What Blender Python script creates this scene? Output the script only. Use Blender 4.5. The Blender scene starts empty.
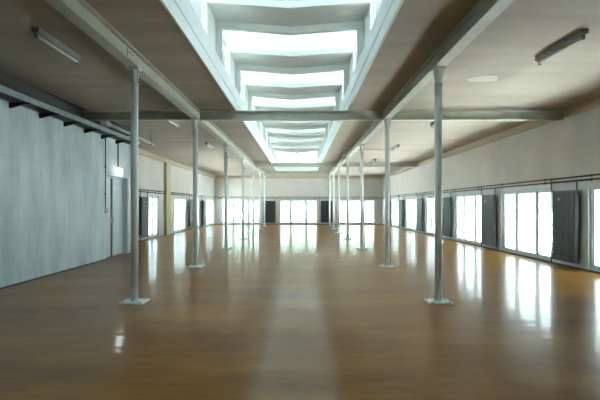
import bpy, bmesh, math, random
from mathutils import Vector, Matrix
random.seed(7)
C = bpy.context.scene.collection
S = 1.55                      # metres per layout unit (one unit = camera height)
PI = math.pi

# ------------------------------------------------------------------ materials
def new_mat(name):
    m = bpy.data.materials.new(name); m.use_nodes = True
    nt = m.node_tree; nt.nodes.clear()
    out = nt.nodes.new('ShaderNodeOutputMaterial')
    return m, nt, out

def paint(name, col, rough=0.5, var=0.06, scale=3.0, stretch=(1, 1, 1), bump=0.0, bscale=40.0,
          metallic=0.0, detail=5.0, col2=None, coat=0.0):
    m, nt, out = new_mat(name)
    N, L = nt.nodes.new, nt.links.new
    b = N('ShaderNodeBsdfPrincipled')
    b.inputs['Roughness'].default_value = rough
    b.inputs['Metallic'].default_value = metallic
    b.inputs['Coat Weight'].default_value = coat
    tc = N('ShaderNodeTexCoord'); mp = N('ShaderNodeMapping')
    mp.inputs['Scale'].default_value = stretch
    L(tc.outputs['Object'], mp.inputs['Vector'])
    no = N('ShaderNodeTexNoise'); no.inputs['Scale'].default_value = scale; no.inputs['Detail'].default_value = detail
    L(mp.outputs['Vector'], no.inputs['Vector'])
    rp = N('ShaderNodeValToRGB')
    c2 = col2 if col2 else tuple(max(0, c * (1 - var * 2)) for c in col)
    rp.color_ramp.elements[0].position = 0.3; rp.color_ramp.elements[1].position = 0.7
    rp.color_ramp.elements[0].color = (*c2, 1)
    rp.color_ramp.elements[1].color = (*[min(1, c * (1 + var * .5)) for c in col], 1)
    L(no.outputs['Fac'], rp.inputs['Fac']); L(rp.outputs['Color'], b.inputs['Base Color'])
    if bump > 0:
        n2 = N('ShaderNodeTexNoise'); n2.inputs['Scale'].default_value = bscale; n2.inputs['Detail'].default_value = 3
        L(mp.outputs['Vector'], n2.inputs['Vector'])
        bp = N('ShaderNodeBump'); bp.inputs['Strength'].default_value = bump; bp.inputs['Distance'].default_value = 0.01
        L(n2.outputs['Fac'], bp.inputs['Height']); L(bp.outputs['Normal'], b.inputs['Normal'])
    L(b.outputs['BSDF'], out.inputs['Surface'])
    return m

def floor_mat():
    m, nt, out = new_mat('polished_brown_floor')
    N, L = nt.nodes.new, nt.links.new
    b = N('ShaderNodeBsdfPrincipled')
    tc = N('ShaderNodeTexCoord')
    mp = N('ShaderNodeMapping'); mp.inputs['Scale'].default_value = (0.45, 1.3, 1)
    L(tc.outputs['Object'], mp.inputs['Vector'])
    n1 = N('ShaderNodeTexNoise'); n1.inputs['Scale'].default_value = 0.8; n1.inputs['Detail'].default_value = 8; n1.inputs['Roughness'].default_value = .62
    L(mp.outputs['Vector'], n1.inputs['Vector'])
    rp = N('ShaderNodeValToRGB')
    rp.color_ramp.elements[0].position = .3; rp.color_ramp.elements[1].position = .72
    rp.color_ramp.elements[0].color = (0.19, 0.086, 0.014, 1)
    rp.color_ramp.elements[1].color = (0.385, 0.185, 0.032, 1)
    L(n1.outputs['Fac'], rp.inputs['Fac'])
    # fine trowel marks
    n2 = N('ShaderNodeTexNoise'); n2.inputs['Scale'].default_value = 9; n2.inputs['Detail'].default_value = 6
    L(mp.outputs['Vector'], n2.inputs['Vector'])
    mx = N('ShaderNodeMixRGB'); mx.blend_type = 'MULTIPLY'; mx.inputs['Fac'].default_value = .35
    rp2 = N('ShaderNodeValToRGB')
    rp2.color_ramp.elements[0].position = .35; rp2.color_ramp.elements[1].position = .6
    rp2.color_ramp.elements[0].color = (.72, .7, .66, 1); rp2.color_ramp.elements[1].color = (1, 1, 1, 1)
    L(n2.outputs['Fac'], rp2.inputs['Fac'])
    L(rp.outputs['Color'], mx.inputs['Color1']); L(rp2.outputs['Color'], mx.inputs['Color2'])
    L(mx.outputs['Color'], b.inputs['Base Color'])
    mr = N('ShaderNodeMapRange'); mr.inputs['To Min'].default_value = .29; mr.inputs['To Max'].default_value = .36
    L(n1.outputs['Fac'], mr.inputs['Value']); L(mr.outputs['Result'], b.inputs['Roughness'])
    b.inputs['IOR'].default_value = 1.45
    b.inputs['Specular IOR Level'].default_value = .05; b.inputs['Coat Weight'].default_value = .30; b.inputs['Coat Roughness'].default_value = .09; b.inputs['Coat IOR'].default_value = 1.5
    mp2 = N('ShaderNodeMapping'); mp2.inputs['Scale'].default_value = (0.5, 1.6, 1)
    L(tc.outputs['Object'], mp2.inputs['Vector'])
    n3 = N('ShaderNodeTexNoise'); n3.inputs['Scale'].default_value = 2.2; n3.inputs['Detail'].default_value = 2
    L(mp2.outputs['Vector'], n3.inputs['Vector'])
    bp = N('ShaderNodeBump'); bp.inputs['Strength'].default_value = .24; bp.inputs['Distance'].default_value = .02
    L(n3.outputs['Fac'], bp.inputs['Height']); L(bp.outputs['Normal'], b.inputs['Normal']); L(bp.outputs['Normal'], b.inputs['Coat Normal'])
    L(b.outputs['BSDF'], out.inputs['Surface'])
    return m

def concrete_mat():
    m, nt, out = new_mat('whitewashed_concrete')
    N, L = nt.nodes.new, nt.links.new
    b = N('ShaderNodeBsdfPrincipled'); b.inputs['Roughness'].default_value = .75
    tc = N('ShaderNodeTexCoord')
    mp = N('ShaderNodeMapping'); mp.inputs['Scale'].default_value = (1, 1.6, .45)
    L(tc.outputs['Object'], mp.inputs['Vector'])
    n1 = N('ShaderNodeTexNoise'); n1.inputs['Scale'].default_value = 1.3; n1.inputs['Detail'].default_value = 9; n1.inputs['Roughness'].default_value = .65
    L(mp.outputs['Vector'], n1.inputs['Vector'])
    rp = N('ShaderNodeValToRGB')
    rp.color_ramp.elements[0].position = .33; rp.color_ramp.elements[1].position = .68
    rp.color_ramp.elements[0].color = (.41, .50, .535, 1); rp.color_ramp.elements[1].color = (.65, .745, .775, 1)
    L(n1.outputs['Fac'], rp.inputs['Fac'])
    # formwork panel joints: faint lines along the wall (y) and up it (z)
    br = N('ShaderNodeTexBrick'); br.offset = 0
    br.inputs['Scale'].default_value = 1; br.inputs['Brick Width'].default_value = 2.0; br.inputs['Row Height'].default_value = 1.25
    br.inputs['Mortar Size'].default_value = .012; br.inputs['Mortar Smooth'].default_value = .4
    br.inputs['Color1'].default_value = (1, 1, 1, 1); br.inputs['Color2'].default_value = (.96, .96, .96, 1); br.inputs['Mortar'].default_value = (.86, .87, .87, 1)
    sx = N('ShaderNodeSeparateXYZ'); cx = N('ShaderNodeCombineXYZ')
    L(tc.outputs['Object'], sx.inputs[0]); L(sx.outputs['Y'], cx.inputs['X']); L(sx.outputs['Z'], cx.inputs['Y'])
    L(cx.outputs[0], br.inputs['Vector'])
    mx = N('ShaderNodeMixRGB'); mx.blend_type = 'MULTIPLY'; mx.inputs['Fac'].default_value = .8
    L(rp.outputs['Color'], mx.inputs['Color1']); L(br.outputs['Color'], mx.inputs['Color2'])
    L(mx.outputs['Color'], b.inputs['Base Color'])
    bp = N('ShaderNodeBump'); bp.inputs['Strength'].default_value = .24; bp.inputs['Distance'].default_value = .073
    L(n1.outputs['Fac'], bp.inputs['Height']); L(bp.outputs['Normal'], b.inputs['Normal'])
    L(b.outputs['BSDF'], out.inputs['Surface'])
    return m

def glass_mat(name, tint, gloss=1.0):
    m, nt, out = new_mat(name)
    N, L = nt.nodes.new, nt.links.new
    t = N('ShaderNodeBsdfTransparent'); t.inputs['Color'].default_value = (*tint, 1)
    g = N('ShaderNodeBsdfGlossy'); g.inputs['Roughness'].default_value = .02
    lw = N('ShaderNodeLayerWeight'); lw.inputs['Blend'].default_value = .5
    f = N('ShaderNodeMath'); f.operation = 'POWER'; f.inputs[1].default_value = 5
    L(lw.outputs['Facing'], f.inputs[0])
    ml = N('ShaderNodeMath'); ml.operation = 'MULTIPLY_ADD'; ml.inputs[1].default_value = .8 * gloss; ml.inputs[2].default_value = .03
    mx = N('ShaderNodeMixShader')
    L(f.outputs[0], ml.inputs[0]); L(ml.outputs[0], mx.inputs[0]); L(t.outputs[0], mx.inputs[1]); L(g.outputs[0], mx.inputs[2])
    L(mx.outputs[0], out.inputs['Surface'])
    return m

def opal_mat():
    m, nt, out = new_mat('opal_roof_glazing')
    N, L = nt.nodes.new, nt.links.new
    t = N('ShaderNodeBsdfTransparent'); t.inputs['Color'].default_value = (.148, .165, .168, 1)
    d = N('ShaderNodeBsdfTranslucent'); d.inputs['Color'].default_value = (.148, .165, .168, 1)
    mx = N('ShaderNodeMixShader'); mx.inputs[0].default_value = 1.0
    L(t.outputs[0], mx.inputs[1]); L(d.outputs[0], mx.inputs[2]); L(mx.outputs[0], out.inputs['Surface'])
    return m

def emit_mat(name, col, st):
    m, nt, out = new_mat(name)
    e = nt.nodes.new('ShaderNodeEmission'); e.inputs['Color'].default_value = (*col, 1); e.inputs['Strength'].default_value = st
    nt.links.new(e.outputs[0], out.inputs['Surface'])
    return m

M = dict(
    floor=floor_mat(), concrete=concrete_mat(),
    ceiling=paint('ceiling_board', (.40, .35, .288), .8, .07, .9, (.5, 2.6, 1), .08, 6),
    wall=paint('grey_plaster', (.60, .59, .56), .8, .05, 1.2, (1, 1, 1), .08, 12),
    panel=paint('pale_wall_panel', (.58, .64, .655), .55, .03, 2),
    tan=paint('tan_edge_beam', (.50, .41, .30), .7, .05, 2),
    pilaster=paint('ochre_pilaster', (.50, .46, .30), .7, .05, 2),
    steel=paint('pale_steel_paint', (.82, .88, .88), .42, .05, 5, (1, 1, 1), .04, 30),
    beam=paint('grey_beam_paint', (.46, .475, .40), .5, .06, 4),
    white=paint('skylight_white_paint', (.69, .75, .74), .5, .03, 3),
    frame=paint('window_frame_paint', (.48, .55, .58), .4, .03, 5),
    radiator=paint('charcoal_radiator_enamel', (.026, .036, .040), .45, .06, 6),
    pipe=paint('dark_pipe_paint', (.05, .042, .038), .45, .1, 8),
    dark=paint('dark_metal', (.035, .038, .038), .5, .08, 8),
    tray=paint('galvanised_steel', (.30, .37, .38), .4, .1, 14, metallic=.5),
    bright=paint('bright_zinc', (.62, .65, .64), .3, .08, 20, metallic=.7),
    brown=paint('brown_conduit', (.22, .13, .09), .5, .08, 10),
    lamp=paint('lamp_housing_enamel', (.30, .33, .33), .4, .06, 10),
    lampdark=paint('lamp_end_cap_plastic', (.2, .21, .2), .5, .05, 10),
    tube=paint('unlit_tube_glass', (.80, .82, .80), .2, .02, 10),
    door=paint('door_leaf_paint', (.52, .60, .635), .45, .03, 3),
    patch=paint('bare_plaster', (.56, .53, .47), .85, .04, 6),
    switch=paint('switch_plastic', (.50, .55, .56), .4, .03, 10),
    glass=glass_mat('window_glass', (.90, .97, .975)),
    rooflight=glass_mat('tinted_rooflight_glass', (.42, .45, .455)),
    opal=opal_mat(),
    sign=emit_mat('lit_sign_diffuser', (.86, .96, 1.0), 1.6),
    ground=paint('outdoor_paving', (.75, .74, .71), .9, .08, .6),
    facade=paint('pale_render', (.62, .62, .60), .9, .04, .5),
    fwin=paint('facade_window', (.16, .20, .22), .25, .05, 2),
    leaf=paint('tree_leaves', (.085, .115, .095), .8, .25, 2.5, bump=.4, bscale=8),
    bark=paint('tree_bark', (.13, .10, .075), .9, .15, 6),
    void=paint('unlit_lobby_paint', (.06, .065, .065), .9, .05, 2),
)

# ------------------------------------------------------------------ mesh builder
class MB:
    """Collects shapes (layout units) and links them as one mesh object (metres)."""
    def __init__(s): s.bm = bmesh.new()
    def poly(s, pts): 
        return s.bm.faces.new([s.bm.verts.new(Vector(p) * S) for p in pts])
    def hexa(s, p):
        """p: 8 points, bottom ring 0-3 then top ring 4-7."""
        v = [s.bm.verts.new(Vector(q) * S) for q in p]
        for f in ((3, 2, 1, 0), (4, 5, 6, 7), (0, 1, 5, 4), (1, 2, 6, 5), (2, 3, 7, 6), (3, 0, 4, 7)):
            s.bm.faces.new([v[i] for i in f])
        return s
    def box(s, x0, x1, y0, y1, z0, z1, bev=0):
        if x0 > x1: x0, x1 = x1, x0
        if y0 > y1: y0, y1 = y1, y0
        if z0 > z1: z0, z1 = z1, z0
        if bev:
            b2 = bmesh.new()
            bmesh.ops.create_cube(b2, size=1)
            for v in b2.verts:
                v.co = Vector(((x0 + x1) / 2 + v.co.x * (x1 - x0), (y0 + y1) / 2 + v.co.y * (y1 - y0), (z0 + z1) / 2 + v.co.z * (z1 - z0))) * S
            bmesh.ops.bevel(b2, geom=b2.edges[:], offset=bev * S, segments=2, affect='EDGES', profile=.5)
            me = bpy.data.meshes.new('tmp'); b2.to_mesh(me); b2.free()
            s.bm.from_mesh(me); bpy.data.meshes.remove(me)
            return s
        return s.hexa([(x0, y0, z0), (x1, y0, z0), (x1, y1, z0), (x0, y1, z0), (x0, y0, z1), (x1, y0, z1), (x1, y1, z1), (x0, y1, z1)])
    def tube(s, pts, r, n=12, r2=None):
        """Swept round bar along a polyline, one ring per point."""
        P = [Vector(p) * S for p in pts]; rings = []
        for i, p in enumerate(P):
            if i == 0: t = P[1] - P[0]
            elif i == len(P) - 1: t = P[-1] - P[-2]
            else: t = (P[i + 1] - P[i]).normalized() + (P[i] - P[i - 1]).normalized()
            t.normalize()
            a = Vector((0, 0, 1)) if abs(t.z) < .9 else Vector((1, 0, 0))
            u = t.cross(a).normalized(); w = t.cross(u).normalized()
            rr = (r if r2 is None else r + (r2 - r) * i / (len(P) - 1)) * S
            rings.append([s.bm.verts.new(p + (u * math.cos(2 * PI * k / n) + w * math.sin(2 * PI * k / n)) * rr) for k in range(n)])
        for a, b in zip(rings, rings[1:]):
            for k in range(n):
                f = s.bm.faces.new((a[k], a[(k + 1) % n], b[(k + 1) % n], b[k])); f.smooth = True
        s.bm.faces.new(rings[0][::-1]); s.bm.faces.new(rings[-1])
        return s
    def ring(s, c, R, r, axis, n=24, m=8):
        """Torus round axis through c."""
        ax = Vector(axis).normalized(); a = Vector((0, 0, 1)) if abs(ax.z) < .9 else Vector((1, 0, 0))
        u = ax.cross(a).normalized(); w = ax.cross(u)
        rows = []
        for i in range(n):
            d = u * math.cos(2 * PI * i / n) + w * math.sin(2 * PI * i / n)
            rows.append([s.bm.verts.new((Vector(c) + d * R + (d * math.cos(2 * PI * k / m) + ax * math.sin(2 * PI * k / m)) * r) * S) for k in range(m)])
        for i in range(n):
            for k in range(m):
                f = s.bm.faces.new((rows[i][k], rows[(i + 1) % n][k], rows[(i + 1) % n][(k + 1) % m], rows[i][(k + 1) % m])); f.smooth = True
        return s
    def extr(s, prof, y0, y1, axis='y'):
        """Closed profile [(a, z)] swept along y (a = x) or along x (a = y)."""
        def P(a, z, t): return Vector((a, t, z) if axis == 'y' else (t, a, z)) * S
        A = [s.bm.verts.new(P(a, z, y0)) for a, z in prof]; B = [s.bm.verts.new(P(a, z, y1)) for a, z in prof]
        n = len(prof)
        for k in range(n): s.bm.faces.new((A[k], A[(k + 1) % n], B[(k + 1) % n], B[k]))
        s.bm.faces.new(A[::-1]); s.bm.faces.new(B)
        return s
    def build(s, name, mat, parent=None, loc=None):
        bmesh.ops.recalc_face_normals(s.bm, faces=s.bm.faces[:])
        me = bpy.data.meshes.new(name); s.bm.to_mesh(me); s.bm.free()
        me.materials.append(M[mat])
        o = bpy.data.objects.new(name, me); C.objects.link(o)
        if parent is not None: o.parent = parent
        if loc is not None: o.location = Vector(loc) * S
        return o

def tag(o, label=None, cat=None, group=None, kind=None):
    if label: o['label'] = label
    if cat: o['category'] = cat
    if group: o['group'] = group
    if kind: o['kind'] = kind
    return o
def empty(name, loc=(0, 0, 0), rz=0.0):
    o = bpy.data.objects.new(name, None); C.objects.link(o)
    o.location = Vector(loc) * S; o.rotation_euler = (0, 0, rz); o.empty_display_size = .2
    return o
def kids(o): return [c for c in bpy.data.objects if c.parent == o]
def copy_tree(o, parent=None):
    c = o.copy(); C.objects.link(c); c.parent = parent
    for ch in kids(o): copy_tree(ch, c)
    return c
def place(o, loc, rz, label, group=None):
    o.location = Vector(loc) * S; o.rotation_euler = (0, 0, rz); o['label'] = label
    if group: o['group'] = group
    return o

# ------------------------------------------------------------------ layout (units)
XR, XL, XN = 4.37, -4.50, -3.58       # right wall, far left wall, near concrete wall
YB, Y0, YE = 24.73, -3.0, 9.86        # end wall, wall behind the camera, end of the concrete wall
ZC = 2.58                             # ceiling height
WT = .2                               # wall thickness
WZ0, WZ1 = .015, 1.315                # window opening
WH = 1.03                             # half of a window opening
SX0, SX1, SY0, SY1 = -1.075, .80, -2.6, 21.0   # skylight opening
SXC = (SX0 + SX1) / 2
CX = (-1.712, 1.43)                   # column rows
CY = (4.83, 7.65, 10.81, 14.02, 17.15, 19.89, 22.48)

# ------------------------------------------------------------------ floor, ceiling, walls
tag(MB().box(XL - WT, XR + WT, Y0 - WT, YB + WT, -.1, 0).build('floor', 'floor'),
    'glossy brown screed floor of the long empty hall', 'floor', kind='structure')
c = MB()
c.box(XL - WT, SX0, Y0 - WT, YB + WT, ZC, ZC + .3)
c.box(SX1, XR + WT, Y0 - WT, YB + WT, ZC, ZC + .3)
c.box(SX0, SX1, Y0 - WT, SY0, ZC, ZC + .3)
c.box(SX0, SX1, SY1, YB + WT, ZC, ZC + .3)
tag(c.build('ceiling', 'ceiling'), 'flat board-marked ceiling either side of the skylight', 'ceiling', kind='structure')

RW = [6.03 + 3.05 * k for k in range(6)]                 # window centres, radiator wall
LW = [(13.78, 14.85), (16.75, 18.45), (22.35, 24.2)]      # window openings, far left wall
LW_more = [(20.0, 20.95)]
BW = [-3.13, -.082, 2.968]                                # window centres, end wall

def wall_with_openings(name, mat, axis, face, out, a0, a1, openings, label):
    """axis 'y': wall along y whose room face is x = face; 'x': along x whose room face is y = face."""
    m = MB(); t = WT * out
    def bx(p0, p1, z0, z1):
        if p1 - p0 < 1e-4: return
        if axis == 'y': m.box(face, face + t, p0, p1, z0, z1)
        else: m.box(p0, p1, face, face + t, z0, z1)
    p = a0
    for o0, o1 in sorted(openings):
        bx(p, o0, 0, ZC); bx(o0, o1, WZ1, ZC)
        if WZ0 > 0: bx(o0, o1, 0, WZ0)
        p = o1
    bx(p, a1, 0, ZC)
    return tag(m.build(name, mat), label, 'wall', kind='structure')

wall_with_openings('wall_right', 'wall', 'y', XR, 1, Y0, YB, [(y - WH, y + WH) for y in RW],
                   'grey plaster wall with tall radiators and glazed doors')
wall_with_openings('wall_back', 'wall', 'x', YB, 1, XL, XR, [(x - WH, x + WH) for x in BW],
                   'grey end wall with three wide windows')
wall_with_openings('wall_left', 'wall', 'y', XL, -1, YE, YB, LW + LW_more,
                   'pale side wall beyond the end of the concrete wall')
DY0, DY1, DZ = 8.64, 9.69, 1.56
m = MB(); T = .26
m.box(XN - T, XN, Y0, DY0, 0, ZC); m.box(XN - T, XN, DY1, YE, 0, ZC); m.box(XN - T, XN, DY0, DY1, DZ, ZC)
tag(m.build('wall_left_concrete', 'concrete'), 'bluish whitewashed concrete wall below the cable tray', 'wall', kind='structure')
tag(MB().box(XL - WT, XN - T, YE - .14, YE, 0, ZC).build('wall_left_return', 'wall'), 'return wall at the end of the concrete wall', 'wall', kind='structure')
tag(MB().box(XN - T, XR + WT, Y0 - WT, Y0, 0, ZC).build('wall_front', 'wall'), 'plain wall behind the viewpoint', 'wall', kind='structure')
# unlit lobby behind the double door
m = MB(); lx0 = XN - T - .6
m.box(lx0 - .05, lx0, DY0 - .3, YE - .14, 0, ZC); m.box(lx0 - .05, XN - T, DY0 - .35, DY0 - .3, 0, ZC)
tag(m.build('wall_lobby', 'void'), 'dark lobby wall behind the double door', 'wall', kind='structure')

# tan edge beam below the ceiling
def trim(n, m, mat, label, cat='trim'): return tag(m.build('trim_%d' % n, mat), label, cat, kind='structure')
trim(1, MB().box(XR - .05, XR, Y0, YB, 2.44, ZC), 'tan', 'tan edge strip under the ceiling above the radiator wall')
trim(2, MB().box(XL, XR - .05, YB - .05, YB, 2.43, ZC), 'tan', 'tan edge strip under the ceiling above the end wall')
trim(3, MB().box(XL, XL + .05, YE, YB - .05, 2.43, ZC), 'tan', 'tan edge strip above the far side wall')
trim(4, MB().box(XL, XL + .09, 15.45, 15.95, 0, 2.43, .006), 'pilaster', 'ochre full-height pilaster on the far side wall', 'pilaster')
trim(7, MB().box(XN, XN + .05, Y0, DY1, 2.44, ZC), 'dark', 'dark strip painted in for shade under the ceiling above the cable tray')  # dark colour stands in for the shade at the concrete wall's top
# pale lining panels on the piers between windows
m = MB(); prev = 2.9
for y in RW + [None]:
    a, b = prev, (y - WH if y else YB - .05)
    m.box(XR - .012, XR, a, b, .03, 1.36); prev = (y + WH) if y else 0
for y in RW: m.box(XR - .012, XR, y - WH, y + WH, WZ1, 1.36)
trim(5, m, 'panel', 'pale lining panels around the radiators and windows of the plaster wall')
# floor edge strips
tag(MB().box(XR - .022, XR, Y0, YB, 0, .03).build('baseboard_right', 'dark'), 'thin dark floor strip along the radiator wall', 'baseboard', kind='structure')
tag(MB().box(XL, XR - .022, YB - .02, YB, 0, .02).build('baseboard_back', 'dark'), 'thin dark floor strip along the end wall', 'baseboard', kind='structure')
tag(MB().box(XL, XL + .02, YE, 15.45, 0, .02).box(XL, XL + .02, 15.95, YB - .02, 0, .02).build('baseboard_left', 'dark'), 'thin dark floor strip along the far side wall', 'baseboard', kind='structure')
tag(MB().box(XN, XN + .012, Y0, DY0, 0, .018).build('baseboard_left_concrete', 'dark'), 'thin dark floor strip along the concrete wall', 'baseboard', kind='structure')

# ------------------------------------------------------------------ windows
# local frame: x along the wall, room side is -y, z up; wall face at y = 0
def make_window(n, half, panes, loc, rz, label):
    root = tag(empty('window_%d' % n, loc, rz), label, 'window', kind='structure')
    f = MB(); e = .055; y0, y1 = .015, .085
    f.box(-half, half, y0, y1, WZ0, WZ0 + .06).box(-half, half, y0, y1, WZ1 - e, WZ1)
    f.box(-half, -half + e, y0, y1, WZ0 + .06, WZ1 - e).box(half - e, half, y0, y1, WZ0 + .06, WZ1 - e)
    f.build('frame', 'frame', root)
    tot = sum(panes); x = -half + e; mw = .066
    free = 2 * (half - e) - mw * (len(panes) - 1)
    for i, p in enumerate(panes):
        w = free * p / tot
        s_ = MB(); k = .028; z0, z1 = WZ0 + .06, WZ1 - e
        s_.box(x, x + w, .03, .07, z0, z0 + k).box(x, x + w, .03, .07, z1 - k, z1)
        s_.box(x, x + k, .03, .07, z0 + k, z1 - k).box(x + w - k, x + w, .03, .07, z0 + k, z1 - k)
        sash = s_.build('sash', 'frame', root)
        MB().box(x + k, x + w - k, .047, .053, z0 + k, z1 - k).build('pane', 'glass', sash)
        x += w
        if i < len(panes) - 1:
            MB().box(x, x + mw, y0, y1, WZ0 + .06, WZ1 - e).build('mullion', 'frame', root)
            x += mw
    return root
n = 1
ordn = ['first', 'second', 'third', 'fourth', 'fifth', 'sixth', 'seventh', 'eighth']
for i, y in enumerate(RW):
    make_window(n, WH, (.53, .74, .53), (XR, y, 0), -PI / 2, '%s three-pane glazed door from the camera on the radiator wall' % ordn[i]); n += 1
for x, w in zip(BW, ('beside the far corner with the pale side wall', 'in the middle of the end wall', 'beside the far corner with the radiator wall')):
    make_window(n, WH, (.53, .74, .53), (x, YB, 0), 0, 'three-pane window ' + w); n += 1
for (a, b), k, w in zip(LW + LW_more, (2, 3, 3, 2), ('two-pane window just before the ochre pilaster', 'three-pane window just past the ochre pilaster',
                                      'three-pane side window at the far corner', 'narrow two-pane window between two dark side wall radiators')):
    make_window(n, (b - a) / 2, (1,) * k, (XL, (a + b) / 2, 0), PI / 2, w); n += 1

# ------------------------------------------------------------------ double door in the concrete wall
d1 = tag(empty('door_1', (XN, DY0, 0), PI / 2), 'pale blue double door with a dark gap between its leaves in the concrete wall', 'door', kind='structure')
W = DY1 - DY0
f = MB(); f.box(0, .03, .09, .17, 0, DZ).box(W - .03, W, .09, .17, 0, DZ).box(.03, W - .03, .09, .17, DZ - .03, DZ)
f.build('door_frame', 'frame', d1)
MB().box(.427, .525, .108, .135, .012, DZ - .034).build('door_gap_strip', 'dark', d1)  # dark strip put in for the unlit gap between the leaves
l1 = MB().box(.032, .425, .10, .14, .012, DZ - .034, .004).build('door_leaf', 'door', d1)
l2 = MB().box(.527, W - .032, .095, .135, .012, DZ - .034, .004).build('door_leaf', 'door', d1)
MB().box(.385, .415, .085, .10, .66, .76).tube([(.40, .10, .69), (.40, .06, .69), (.33, .06, .69)], .007, 8).build('door_handle', 'bright', l1)
MB().box(.545, .565, .08, .095, .66, .76).build('lock_plate', 'bright', l2)

# ------------------------------------------------------------------ columns
def make_column(low):
    top = 2.4185
    root = empty('steel_column')
    zc = 2.236
    MB().tube([(0, 0, .012), (0, 0, zc)], .0378, 24).build('shaft', 'steel', root)
    MB().tube([(0, 0, zc - .012), (0, 0, zc + .02)], .044, 24).build('collar', 'steel', root)
    h = MB().tube([(0, 0, zc + .02), (0, 0, top - .02)], .026, 16)
    for ax in (0, 1):                                  # tapering gusset fins
        for sg in (-1, 1):
            a = [(.02, zc + .025), (.032, zc + .025), (.052, top - .02), (.02, top - .02)]
            pts = [(sg * p, z) for p, z in a]
            h.extr(pts, -.006, .006, 'y' if ax == 0 else 'x')
    h.build('head', 'steel', root)
    MB().box(-.06, .06, -.06, .06, top - .02, top, .002).build('cap_plate', 'steel', root)
    bp = MB().box(-.123, .123, -.123, .123, 0, .014, .003).build('base_plate', 'steel', root)
    for sx in (-1, 1):
        for sy in (-1, 1):
            MB().tube([(sx * .09, sy * .09, .013), (sx * .09, sy * .09, .026)], .011, 6).build('anchor_bolt', 'bright', bp)
    MB().tube([(.012, -.034, .06), (.012, -.041, .06)], .006, 8).build('bolt', 'dark', root)
    return root
proto = make_column(False)
tag(proto, 'x', 'column', kind='thing')
for r, (x, side) in enumerate(zip(CX, ('concrete wall', 'radiator wall'))):
    for i, y in enumerate(CY):
        o = proto if (r == 0 and i == 0) else copy_tree(proto)
        place(o, (x, y, 0), 0, 'pale slender steel column, %s from the camera in the row nearer the %s' % (ordn[i], side), 'slender steel columns')

# ------------------------------------------------------------------ steel beams
def ibeam(m, a0, a1, c_, z0, z1, axis, w=.056, t=.014, web=.008):
    def bx(p, q, z_, zz):
        if axis == 'y': m.box(c_ + p, c_ + q, a0, a1, z_, zz)
        else: m.box(a0, a1, c_ + p, c_ + q, z_, zz)
    bx(-w, w, z0, z0 + t); bx(-w, w, z1 - t, z1); bx(-web, web, z0 + t, z1 - t)
    return m
for x, side in zip(CX, ('concrete wall', 'radiator wall')):
    b = ibeam(MB(), Y0 + .002, CY[-1] + .07, x, 2.42, ZC - .0015, 'y').build('steel_beam', 'beam')
    tag(b, 'long grey steel beam over the column row nearer the ' + side, 'beam', 'long steel beams', kind='thing')
    s_ = -1 if x > 0 else 1
    for y in (CY[0] - .22, CY[4] - .3):
        MB().box(x - .0105, x + .0105, y - .0035, y + .0035, 2.434, ZC - .016).build('splice_gap', 'dark', b)
    for k in range(3):
        for zz in (2.47, 2.53):
            q = x + s_ * .008
            MB().tube([(q, CY[0] - .17 + k * .05, zz), (q + s_ * .008, CY[0] - .17 + k * .05, zz)], .007, 6).build('splice_bolt', 'dark', b)
def cross(y, x0, x1, z0, label):
    b = ibeam(MB(), x0, x1, y, z0, 2.545 if y < 10 else 2.57, 'x').build('cross_beam', 'beam')
    return tag(b, label, 'beam', 'steel cross beams', kind='thing')
e = .073
cross(CY[1], CX[0] + e, CX[1] - e, 2.395, 'grey cross beam crossing below the skylight nearest the camera')
cross(CY[1], XN + .003, CX[0] - e, 2.395, 'grey cross beam from the concrete wall to the second column')
cross(CY[1], CX[1] + e, 4.31, 2.395, 'grey cross beam from the second column to the radiator wall, nearest the camera')
cross(CY[4], CX[0] + e, CX[1] - e, 2.42, 'grey cross beam below the far end of the skylight')
cross(CY[4], CX[1] + e, 4.31, 2.42, 'grey cross beam from the fifth column to the radiator wall')
cross(CY[6], CX[0] + e, CX[1] - e, 2.42, 'grey cross beam between the two farthest columns')

# ------------------------------------------------------------------ skylight
sk = tag(empty('skylight', (0, 0, 0)), 'long white raised skylight down the middle of the ceiling', 'skylight', kind='structure')
ZK, ZS, ZV = 2.95, 3.465, 3.395       # kerb top, roof at the sides, roof valley
def vz(x): return ZS + (ZV - ZS) * (1 - abs(x - SXC) / (SX1 - SXC))
for sg, x in ((-1, SX0), (1, SX1)):
    m = MB()
    pr = [(-.018, ZC - .012), (-.018, 2.71), (-.005, 2.714), (-.005, 2.738), (-.015, 2.742), (-.015, ZK), (.17, ZK), (.17, ZC + .31), (-.002, ZC + .31), (-.002, ZC - .012)]
    m.extr([(x + sg * a, z) for a, z in pr], SY0, SY1)
    m.box(x - sg * .03, x - sg * .017, SY0, SY1, ZC - .022, ZC + .012)
    m.build('kerb', 'white', sk)
MB().box(SX0 + .004, SX1 - .004, SY0 - .12, SY0 + .01, ZC - .012, 3.6).build('end_panel', 'white', sk)
MB().box(SX0 + .004, SX1 - .004, SY1 - .012, SY1 + .12, ZC - .012, ZK - .2).build('end_kerb', 'white', sk)
m = MB()                                                # glazed far end
m.box(SX0, SX1, SY1 + .02, SY1 + .08, ZK - .2, ZK - .15).box(SX0, SX0 + .05, SY1 + .02, SY1 + .08, ZK - .15, 3.5)
m.box(SX1 - .05, SX1, SY1 + .02, SY1 + .08, ZK - .15, 3.5).box(SXC - .02, SXC + .02, SY1 + .02, SY1 + .08, ZK - .15, 3.42)
m.build('end_frame', 'white', sk)
for a, b in ((SX0 + .05, SXC - .02), (SXC + .02, SX1 - .05)): MB().box(a, b, SY1 + .045, SY1 + .055, ZK - .15, 3.42).build('end_glazing', 'rooflight', sk)
RINGS = [(-2.3, -1.7), (-.35, .3), (1.65, 2.28), (3.6, 4.25), (5.69, 6.27), (7.52, 8.17), (9.52, 10.14), (11.5, 12.2), (13.55, 14.3), (15.5, 16.35), (17.6, 18.4), (19.6, 20.35)]
HX = .055
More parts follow.
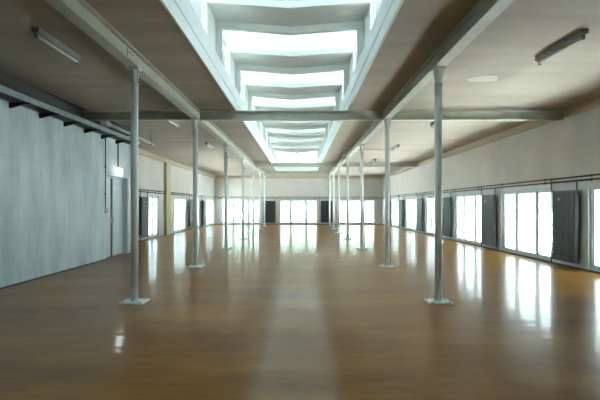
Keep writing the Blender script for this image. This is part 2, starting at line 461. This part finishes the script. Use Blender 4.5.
def vstrip(m, xa, xb, y0, y1, dz0, dz1):
    """V-folded slab between the two kerbs, z measured from the soffit line."""
    for a, b in ((xa, SXC), (SXC, xb)):
        za, zb = (vz(a), vz(b))
        m.hexa([(a, y0, za + dz0), (b, y0, zb + dz0), (b, y1, zb + dz0), (a, y1, za + dz0),
                (a, y0, za + dz1), (b, y0, zb + dz1), (b, y1, zb + dz1), (a, y1, za + dz1)])
for a, b in RINGS:
    pf = MB()
    vstrip(pf, SX0 - HX, SX1 + HX, a, b, 0, .07)
    ring = pf.build('roof_panel', 'white', sk)
    for sg, x in ((-1, SX0), (1, SX1)):
        MB().box(x + sg * HX, x + sg * .12, a, b, ZK, vz(x) + .03).build('cheek', 'white', ring)
        MB().box(x - sg * .035, x + sg * .12, b - .03, b + .05, ZK - .01, vz(x) + .05).build('post', 'white', ring)
    m = MB(); vstrip(m, SX0 + .01, SX1 - .01, b - .024, b + .044, -.095, .04); m.build('lip', 'white', ring)
    m = MB(); vstrip(m, SX0 - HX, SX1 + HX, a - .05, a, -.01, .13); m.build('fascia', 'white', ring)
gaps = [(SY0, RINGS[0][0])] + [(RINGS[i][1], RINGS[i + 1][0]) for i in range(len(RINGS) - 1)] + [(RINGS[-1][1], SY1 + .06)]
for a, b in gaps:
    m = MB(); vstrip(m, SX0 - HX - .06, SX1 + HX + .06, a - .05, b - .02, .072, .082); m.build('roof_glazing', 'opal', sk)
    for sg, x in ((-1, SX0), (1, SX1)):
        MB().box(x + sg * .085, x + sg * .093, a - .02, b + .02, ZK, vz(x) + .072).build('side_glazing', 'rooflight', sk)

# ------------------------------------------------------------------ radiators
PU, PL, PY = 1.446, 1.387, .075       # pipe heights and distance from the wall
def make_radiator():
    root = empty('radiator')
    w, z0, z1 = .32, .10, 1.24; yf, yb = -.125, -.05
    m = MB(); nf = 13; pw = 2 * w / nf
    for k in range(nf):
        x = -w + pw * (k + .5)
        m.box(x - pw * .40, x + pw * .40, yf, yf + .022, z0 + .02, z1 - .02, .006)
    m.box(-w + .004, w - .004, yf + .018, yb, z0 + .012, z1 - .012)
    m.build('radiator_panel', 'radiator', root)
    MB().box(-w, w, yf + .004, yb, z1 - .03, z1, .004).build('top_header', 'radiator', root)
    MB().box(-w, w, yf + .004, yb, z0, z0 + .03, .004).build('bottom_header', 'radiator', root)
    for sg in (-1, 1):
        MB().box(sg * w, sg * (w + .008), yf + .008, yb, z0 + .006, z1 - .006).build('side_cover', 'dark', root)
        for zb in (z1 - .16, z0 + .1):
            MB().box(sg * .22 - .015, sg * .22 + .015, yb, -.0015, zb, zb + .04).build('wall_bracket', 'dark', root)
    MB().tube([(w - .01, -PY, PL - .0145), (w - .01, -PY, z1 - .004)], .010, 10).build('feed_pipe', 'pipe', root)
    xp = -w - .055
    MB().tube([(xp, -PY - .015, PU), (xp, -PY - .029, PU - .006), (xp, -PY - .029, .11), (xp, -PY - .029, .03)], .011, 10).tube([(xp, -PY - .02, .13), (-w, -PY - .01, .13)], .009, 8).build('return_pipe', 'pipe', root)
    v = MB().box(xp - .02, xp + .02, -.115, -.06, z1 - .03, z1 + .03, .006).tube([(xp + .015, -.088, z1), (-w + .01, -.088, z1 - .015)], .010, 8).build('valve', 'frame', root)
    MB().tube([(xp - .02, -.088, z1), (xp - .055, -.088, z1)], .016, 12).build('valve_knob', 'dark', v)
    MB().tube([(xp, -PY - .026, .12), (xp, -PY - .026, .16)], .02, 10).build('lockshield', 'bright', root)
    MB().box(-.115, -.095, yf - .005, yf, z1 - .16, z1 - .115).build('white_tag', 'tube', root)
    return root
rp = tag(make_radiator(), 'x', 'radiator')
spots = []
for i in range(6):
    spots.append(((XR, 7.555 + 3.05 * i, 0), -PI / 2, 'tall charcoal radiator, %s from the camera on the plaster wall' % ordn[i]))
spots.append(((-1.62, YB, 0), 0, 'tall charcoal radiator on the end wall, on the concrete wall side of the middle window'))
spots.append(((1.42, YB, 0), 0, 'tall charcoal radiator on the end wall, on the radiator wall side of the middle window'))
for y, w in ((13.25, 'behind the near column, before the two-pane window'), (19.0, 'just past the three-pane window by the pilaster'), (21.55, 'nearest the far corner')):
    spots.append(((XL, y, 0), PI / 2, 'charcoal radiator on the far side wall ' + w))
for i, (loc, rz, lb) in enumerate(spots):
    place(rp if i == 0 else copy_tree(rp), loc, rz, lb, 'tall charcoal radiators')

# ------------------------------------------------------------------ heating pipes
def pipe_run(axis, face, sg, a0, a1, z, clips, label, drop=None):
    q = face + sg * PY
    P = lambda a, zz=z: (q, a, zz) if axis == 'y' else (a, q, zz)
    pts = [P(a0), P(a1)] if drop is None else [P(a0, drop), P(a0, z - .03), P(a0 + .03), P(a1)]
    o = tag(MB().tube(pts, .0135, 10).build('heating_pipe', 'pipe'), label, 'pipe', 'heating pipes along the walls')
    for a in clips:
        m = MB()
        if axis == 'y':
            m.box(face + sg * .0015, q, a - .009, a + .009, z - .006, z + .006); m.ring((q, a, z), .017, .006, (0, 1, 0), 14, 6)
        else:
            m.box(a - .009, a + .009, q, face + sg * .0015, z - .006, z + .006); m.ring((a, q, z), .017, .006, (1, 0, 0), 14, 6)
        m.build('pipe_clip', 'dark', o)
rc = [y + d for y in RW for d in (-.9, .85)]
pipe_run('y', XR, -1, 2.5, YB - .1, PU, rc, 'upper dark heating pipe along the plaster wall')
pipe_run('y', XR, -1, 2.5, YB - .1, PL, rc, 'lower dark heating pipe along the plaster wall')
bc = [x + d for x in BW for d in (-.9, .85)]
pipe_run('x', YB, -1, XL + .12, XR - .12, PU, bc, 'upper dark heating pipe along the end wall')
pipe_run('x', YB, -1, XL + .12, XR - .12, PL, bc, 'lower dark heating pipe along the end wall')
lc = [13.6, 14.7, 16.2, 17.6, 19.6, 21.0, 22.6, 24.0]
pipe_run('y', XL, 1, 12.85, YB - .12, PU, lc, 'upper dark heating pipe along the far side wall')
pipe_run('y', XL, 1, 12.85, YB - .12, PL, lc, 'lower dark heating pipe along the far side wall')

# ------------------------------------------------------------------ ceiling lights
def make_lamp():
    root = empty('ceiling_light')                        # base at the ceiling, length along y
    L_ = .40
    hs = MB().extr([(-.036, 0), (.036, 0), (.030, -.035), (.014, -.052), (-.014, -.052), (-.030, -.035)], -L_, L_).build('housing', 'lamp', root)
    MB().tube([(0, -L_ + .03, -.068), (0, L_ - .03, -.068)], .0135, 12).build('fluorescent_tube', 'tube', root)
    for sg in (-1, 1):
        MB().box(-.034, .034, sg * L_, sg * (L_ + .008), -.038, 0).build('end_cap', 'lampdark', root)
        MB().box(-.012, .012, sg * (L_ - .035), sg * (L_ - .005), -.092, -.045, .003).build('tube_holder', 'lampdark', root)
    return root
lp = tag(make_lamp(), 'x', 'ceiling light')
first = True
for x, ys, side in ((-2.345, (4.54, 8.62, 12.1, 15.5, 19.5, 23.2), 'concrete wall'), (2.545, (4.58, 8.6, 12.5, 16.2, 19.9), 'radiator wall')):
    for i, y in enumerate(ys):
        o = lp if first else copy_tree(lp); first = False
        place(o, (x, y, ZC), 0, 'unlit fluorescent ceiling batten, %s from the camera on the %s side' % (ordn[i], side), 'fluorescent ceiling battens')

# ------------------------------------------------------------------ cable tray, pipe, conduits, switch, sign
tr = tag(empty('cable_tray', (XN, 2.4, 2.26)), 'galvanised cable tray on brackets along the top of the concrete wall', 'cable tray')
TL = 7.3
MB().box(.02, .235, 0, TL, .012, .02).build('tray_bed', 'dark', tr)
MB().box(.235, .25, 0, TL, .006, .075).box(.22, .25, 0, TL, .070, .078).build('outer_rail', 'tray', tr)
MB().box(.012, .024, 0, TL, .006, .075).build('inner_rail', 'tray', tr)
for k in range(11):
    y = .02 + .664 * k
    if y < TL: MB().hexa([(0, y, -.06), (.02, y, -.06), (.02, y + .03, -.06), (0, y + .03, -.06), (0, y, .006), (.262, y, .006), (.262, y + .03, .006), (0, y + .03, .006)]).box(0, .262, y, y + .03, -.012, .006).build('support_bracket', 'dark', tr)
for k, (dx, r) in enumerate(((.06, .014), (.10, .012), (.13, .016), (.17, .012))):
    MB().tube([(dx, .0, .02 + r), (dx + .01, 2.4, .02 + r), (dx - .008, 4.8, .02 + r), (dx, TL, .02 + r)], r, 8).build('cable', 'dark', tr)
# steel pipe carried on the tray with a bright coupling
pp = tag(MB().tube([(-3.30, 7.9, 2.395), (-3.30, 10.55, 2.30)][:1] + [(-3.30, 10.5, 2.375)], .032, 16).build('steel_pipe', 'tray'),
         'galvanised pipe running off the end of the cable tray', 'pipe')
MB().tube([(-3.30, 7.82, 2.395), (-3.30, 8.06, 2.394)], .046, 16).build('coupling', 'bright', pp)
for y in (7.86, 8.02): MB().ring((-3.30, y, 2.395), .048, .012, (0, 1, 0), 18, 8).build('flange', 'bright', pp)
for y, z in ((9.4, 2.384), (10.3, 2.377)):
    MB().tube([(-3.30, y, z + .03), (-3.30, y, ZC)], .006, 8).ring((-3.30, y, z), .036, .007, (0, 1, 0), 16, 6).build('hanger', 'dark', pp)

cd = tag(MB().tube([(XN + .014, 8.565, 2.26), (XN + .014, 8.565, .955)], .0075, 8).build('conduit', 'dark'), 'thin dark conduit dropping to the switch beside the double door', 'conduit')
for z in (2.2, 1.7, 1.2): MB().box(XN, XN + .024, 8.553, 8.577, z, z + .02).build('conduit_clip', 'dark', cd)
sw = tag(empty('light_switch', (XN, 8.585, .86)), 'small double switch box on the concrete wall beside the door', 'switch')
MB().box(0, .035, -.035, .035, 0, .095, .004).build('switch_box', 'switch', sw)
for z in (.018, .058): MB().box(.035, .044, -.004, .026, z, z + .022, .003).build('rocker', 'dark', sw)
tag(MB().tube([(XN + .012, 9.16, 2.25), (XN + .012, 9.16, 1.725)], .012, 8).build('conduit', 'brown'), 'brown conduit dropping to the lit sign over the door', 'conduit')
es = tag(empty('exit_sign', (XN, 9.16, 1.585)), 'small glowing white exit light over the double door', 'exit sign')
MB().box(0, .02, -.13, .13, 0, .145, .003).build('sign_housing', 'switch', es)
MB().box(.02, .055, -.125, .125, .005, .14, .004).build('lit_panel', 'sign', es)

# conduit to a lamp and a coil of cable hanging at the beam
cn = MB().tube([(CX[1] + .062, 13.0, 2.55), (CX[1] + .12, 13.0, ZC - .012), (2.49, 13.0, ZC - .012)], .009, 8).build('conduit', 'brown')
for x in (1.75, 2.05, 2.35): MB().box(x - .008, x + .008, 12.985, 13.015, ZC - .022, ZC - .001).build('mounting_clip', 'dark', cn)
tag(cn, 'thin conduit across the ceiling to the third ceiling batten', 'conduit')
co = MB()
for k in range(4): co.ring((CX[1] - .16 + .006 * k, 13.8 + .004 * k, 2.485 - .004 * k), .072 + .004 * (k % 2), .006, (.25, 1, .1), 26, 6)
co.tube([(CX[1] - .16, 13.8, 2.555), (CX[1] - .16, 13.8, ZC)], .005, 6)
cc = co.build('cable_coil', 'brown')
MB().ring((CX[1] - .16, 13.8, ZC - .012), .012, .004, (0, 1, 0), 12, 6).build('hanging_hook', 'dark', cc)
tag(cc, 'coil of cable hanging by the fourth column below the skylight', 'cable')

# bare plaster patch on the ceiling
m = MB()
pts = [(466, 79.0), (476, 76.4), (484, 75.6), (497.5, 75.6), (497.5, 80.6), (494, 81.6), (470, 81.6)]
def up(px, py):
    d = (ZC - 1) * 467 / (205.5 - py); return ((px - 300) / 467 * d, d)
pl = [up(*p) for p in pts]
m.extr([(0, 0), (1, 0), (1, 1)], 0, 1); m.bm.clear()
A = [m.bm.verts.new(Vector((x, y, ZC - .002)) * S) for x, y in pl]; B = [m.bm.verts.new(Vector((x, y, ZC)) * S) for x, y in pl]
for k in range(len(pl)): m.bm.faces.new((A[k], A[(k + 1) % len(pl)], B[(k + 1) % len(pl)], B[k]))
m.bm.faces.new(A); m.bm.faces.new(B[::-1])
trim(6, m, 'patch', 'pale bare patch on the ceiling near the first radiator-side column', 'ceiling patch')

# ------------------------------------------------------------------ outside
tag(MB().box(-60, 60, -40, 90, -.4, -.16).build('exterior_ground', 'ground'), 'pale paving outside the windows', 'ground', kind='structure')
def tree(x, y, h, label):
    root = tag(empty('tree', (x, y, -.16)), label, 'tree')
    MB().tube([(0, 0, 0), (.05, .03, h * .3), (0, .05, h * .55)], .14, 10, .07).build('trunk', 'bark', root)
    m = MB(); rnd = random.Random(int(x * 10))
    for k in range(26):
        a = rnd.random() * 2 * PI; z = h * (.34 + .58 * rnd.random()); rr = h * .26 * math.sqrt(rnd.random())
        r = h * (.09 + .07 * rnd.random())
        t = bmesh.new(); bmesh.ops.create_icosphere(t, subdivisions=2, radius=r * S)
        for v in t.verts:
            v.co *= 1 + rnd.uniform(-.14, .14); v.co += Vector((math.cos(a) * rr, math.sin(a) * rr, z)) * S
        me = bpy.data.meshes.new('t'); t.to_mesh(me); t.free(); m.bm.from_mesh(me); bpy.data.meshes.remove(me)
    m.build('crown', 'leaf', root)
tree(-.5, 36, 4.2, 'hazy green tree outside the middle window of the end wall')
hb = MB(); rnd = random.Random(3)                       # clipped hedge: a rough-skinned long block
t = bmesh.new(); bmesh.ops.create_cube(t, size=1)
bmesh.ops.subdivide_edges(t, edges=t.edges[:], cuts=3, use_grid_fill=True)
bmesh.ops.subdivide_edges(t, edges=[e_ for e_ in t.edges if abs(e_.verts[0].co.x - e_.verts[1].co.x) > .1], cuts=24, use_grid_fill=True)
for v in t.verts:
    v.co = Vector((v.co.x * 19 + rnd.uniform(-.05, .05), 32 + v.co.y * .8 + rnd.uniform(-.035, .035), .95 + v.co.z * 2.2 + rnd.uniform(-.04, .04))) * S
me = bpy.data.meshes.new('t'); t.to_mesh(me); t.free(); hb.bm.from_mesh(me); bpy.data.meshes.remove(me)
tag(hb.build('hedge', 'leaf'), 'hazy hedge outside the end wall windows', 'hedge', kind='stuff')
bl = tag(empty('building', (34, 8, -.16)), 'pale building opposite the radiator wall windows', 'building')
MB().box(0, 6, -9, 26, 0, 5.2).build('facade', 'facade', bl)
MB().box(-.2, 6.2, -9.2, 26.2, 5.2, 5.4).build('roof_edge', 'facade', bl)
for j in range(3):
    for k in range(14):
        y = -8 + k * 2.4; z = .7 + j * 1.6
        MB().box(-.02, .05, y, y + 1.1, z, z + .95).build('facade_window', 'fwin', bl)

wg = tag(empty('exterior_shade_block', (6.5, -3.5, -.16)), 'tall unseen block added outside to shade the paving by the near glazed doors', 'building')  # added out of view, keeps sun off the ground by the near windows
MB().box(0, 20, -9, 0, 0, 19).build('facade', 'facade', wg)
MB().box(-.2, 20.2, -9.2, .2, 19, 19.25).build('roof_edge', 'facade', wg)

# ------------------------------------------------------------------ world, camera, view
w = bpy.data.worlds.new('overcast_sky'); bpy.context.scene.world = w; w.use_nodes = True
nt = w.node_tree; nt.nodes.clear()
bg = nt.nodes.new('ShaderNodeBackground'); ow = nt.nodes.new('ShaderNodeOutputWorld')
bg.inputs['Color'].default_value = (.87, .965, 1.0, 1)
tc = nt.nodes.new('ShaderNodeTexCoord'); sx = nt.nodes.new('ShaderNodeSeparateXYZ'); mr = nt.nodes.new('ShaderNodeMapRange')
mr.inputs['From Min'].default_value = 0; mr.inputs['From Max'].default_value = .55
mr.inputs['To Min'].default_value = 1.4; mr.inputs['To Max'].default_value = .7     # bright hazy horizon
mr.interpolation_type = 'SMOOTHSTEP'
nt.links.new(tc.outputs['Generated'], sx.inputs[0]); nt.links.new(sx.outputs['Z'], mr.inputs['Value']); nt.links.new(mr.outputs['Result'], bg.inputs['Strength'])
nt.links.new(bg.outputs[0], ow.inputs[0])

sl = bpy.data.lights.new('sun', 'SUN'); so = bpy.data.objects.new('sun', sl); C.objects.link(so)
sl.energy = 26; sl.color = (.96, .985, 1); sl.angle = math.radians(3)
so.location = (0, -20, 25); so.rotation_euler = (math.radians(40), 0, 0)      # from behind the viewpoint, along the hall
cam = bpy.data.cameras.new('camera'); co_ = bpy.data.objects.new('camera', cam); C.objects.link(co_)
co_.location = (0, 0, 1 * S); co_.rotation_euler = (PI / 2, 0, 0)
cam.sensor_width = 36; cam.lens = 467 / 600 * 36; cam.shift_y = 5.5 / 600; cam.clip_start = .05; cam.clip_end = 500
sc = bpy.context.scene; sc.camera = co_
sc.view_settings.view_transform = 'Standard'; sc.view_settings.look = 'None'
sc.view_settings.gamma = 1; sc.view_settings.use_curve_mapping = False
sc.view_settings.exposure = 3.02
cy = sc.cycles
cy.use_denoising = True
cy.max_bounces = 12; cy.diffuse_bounces = 8; cy.glossy_bounces = 5; cy.transparent_max_bounces = 16
cy.sample_clamp_indirect = 0
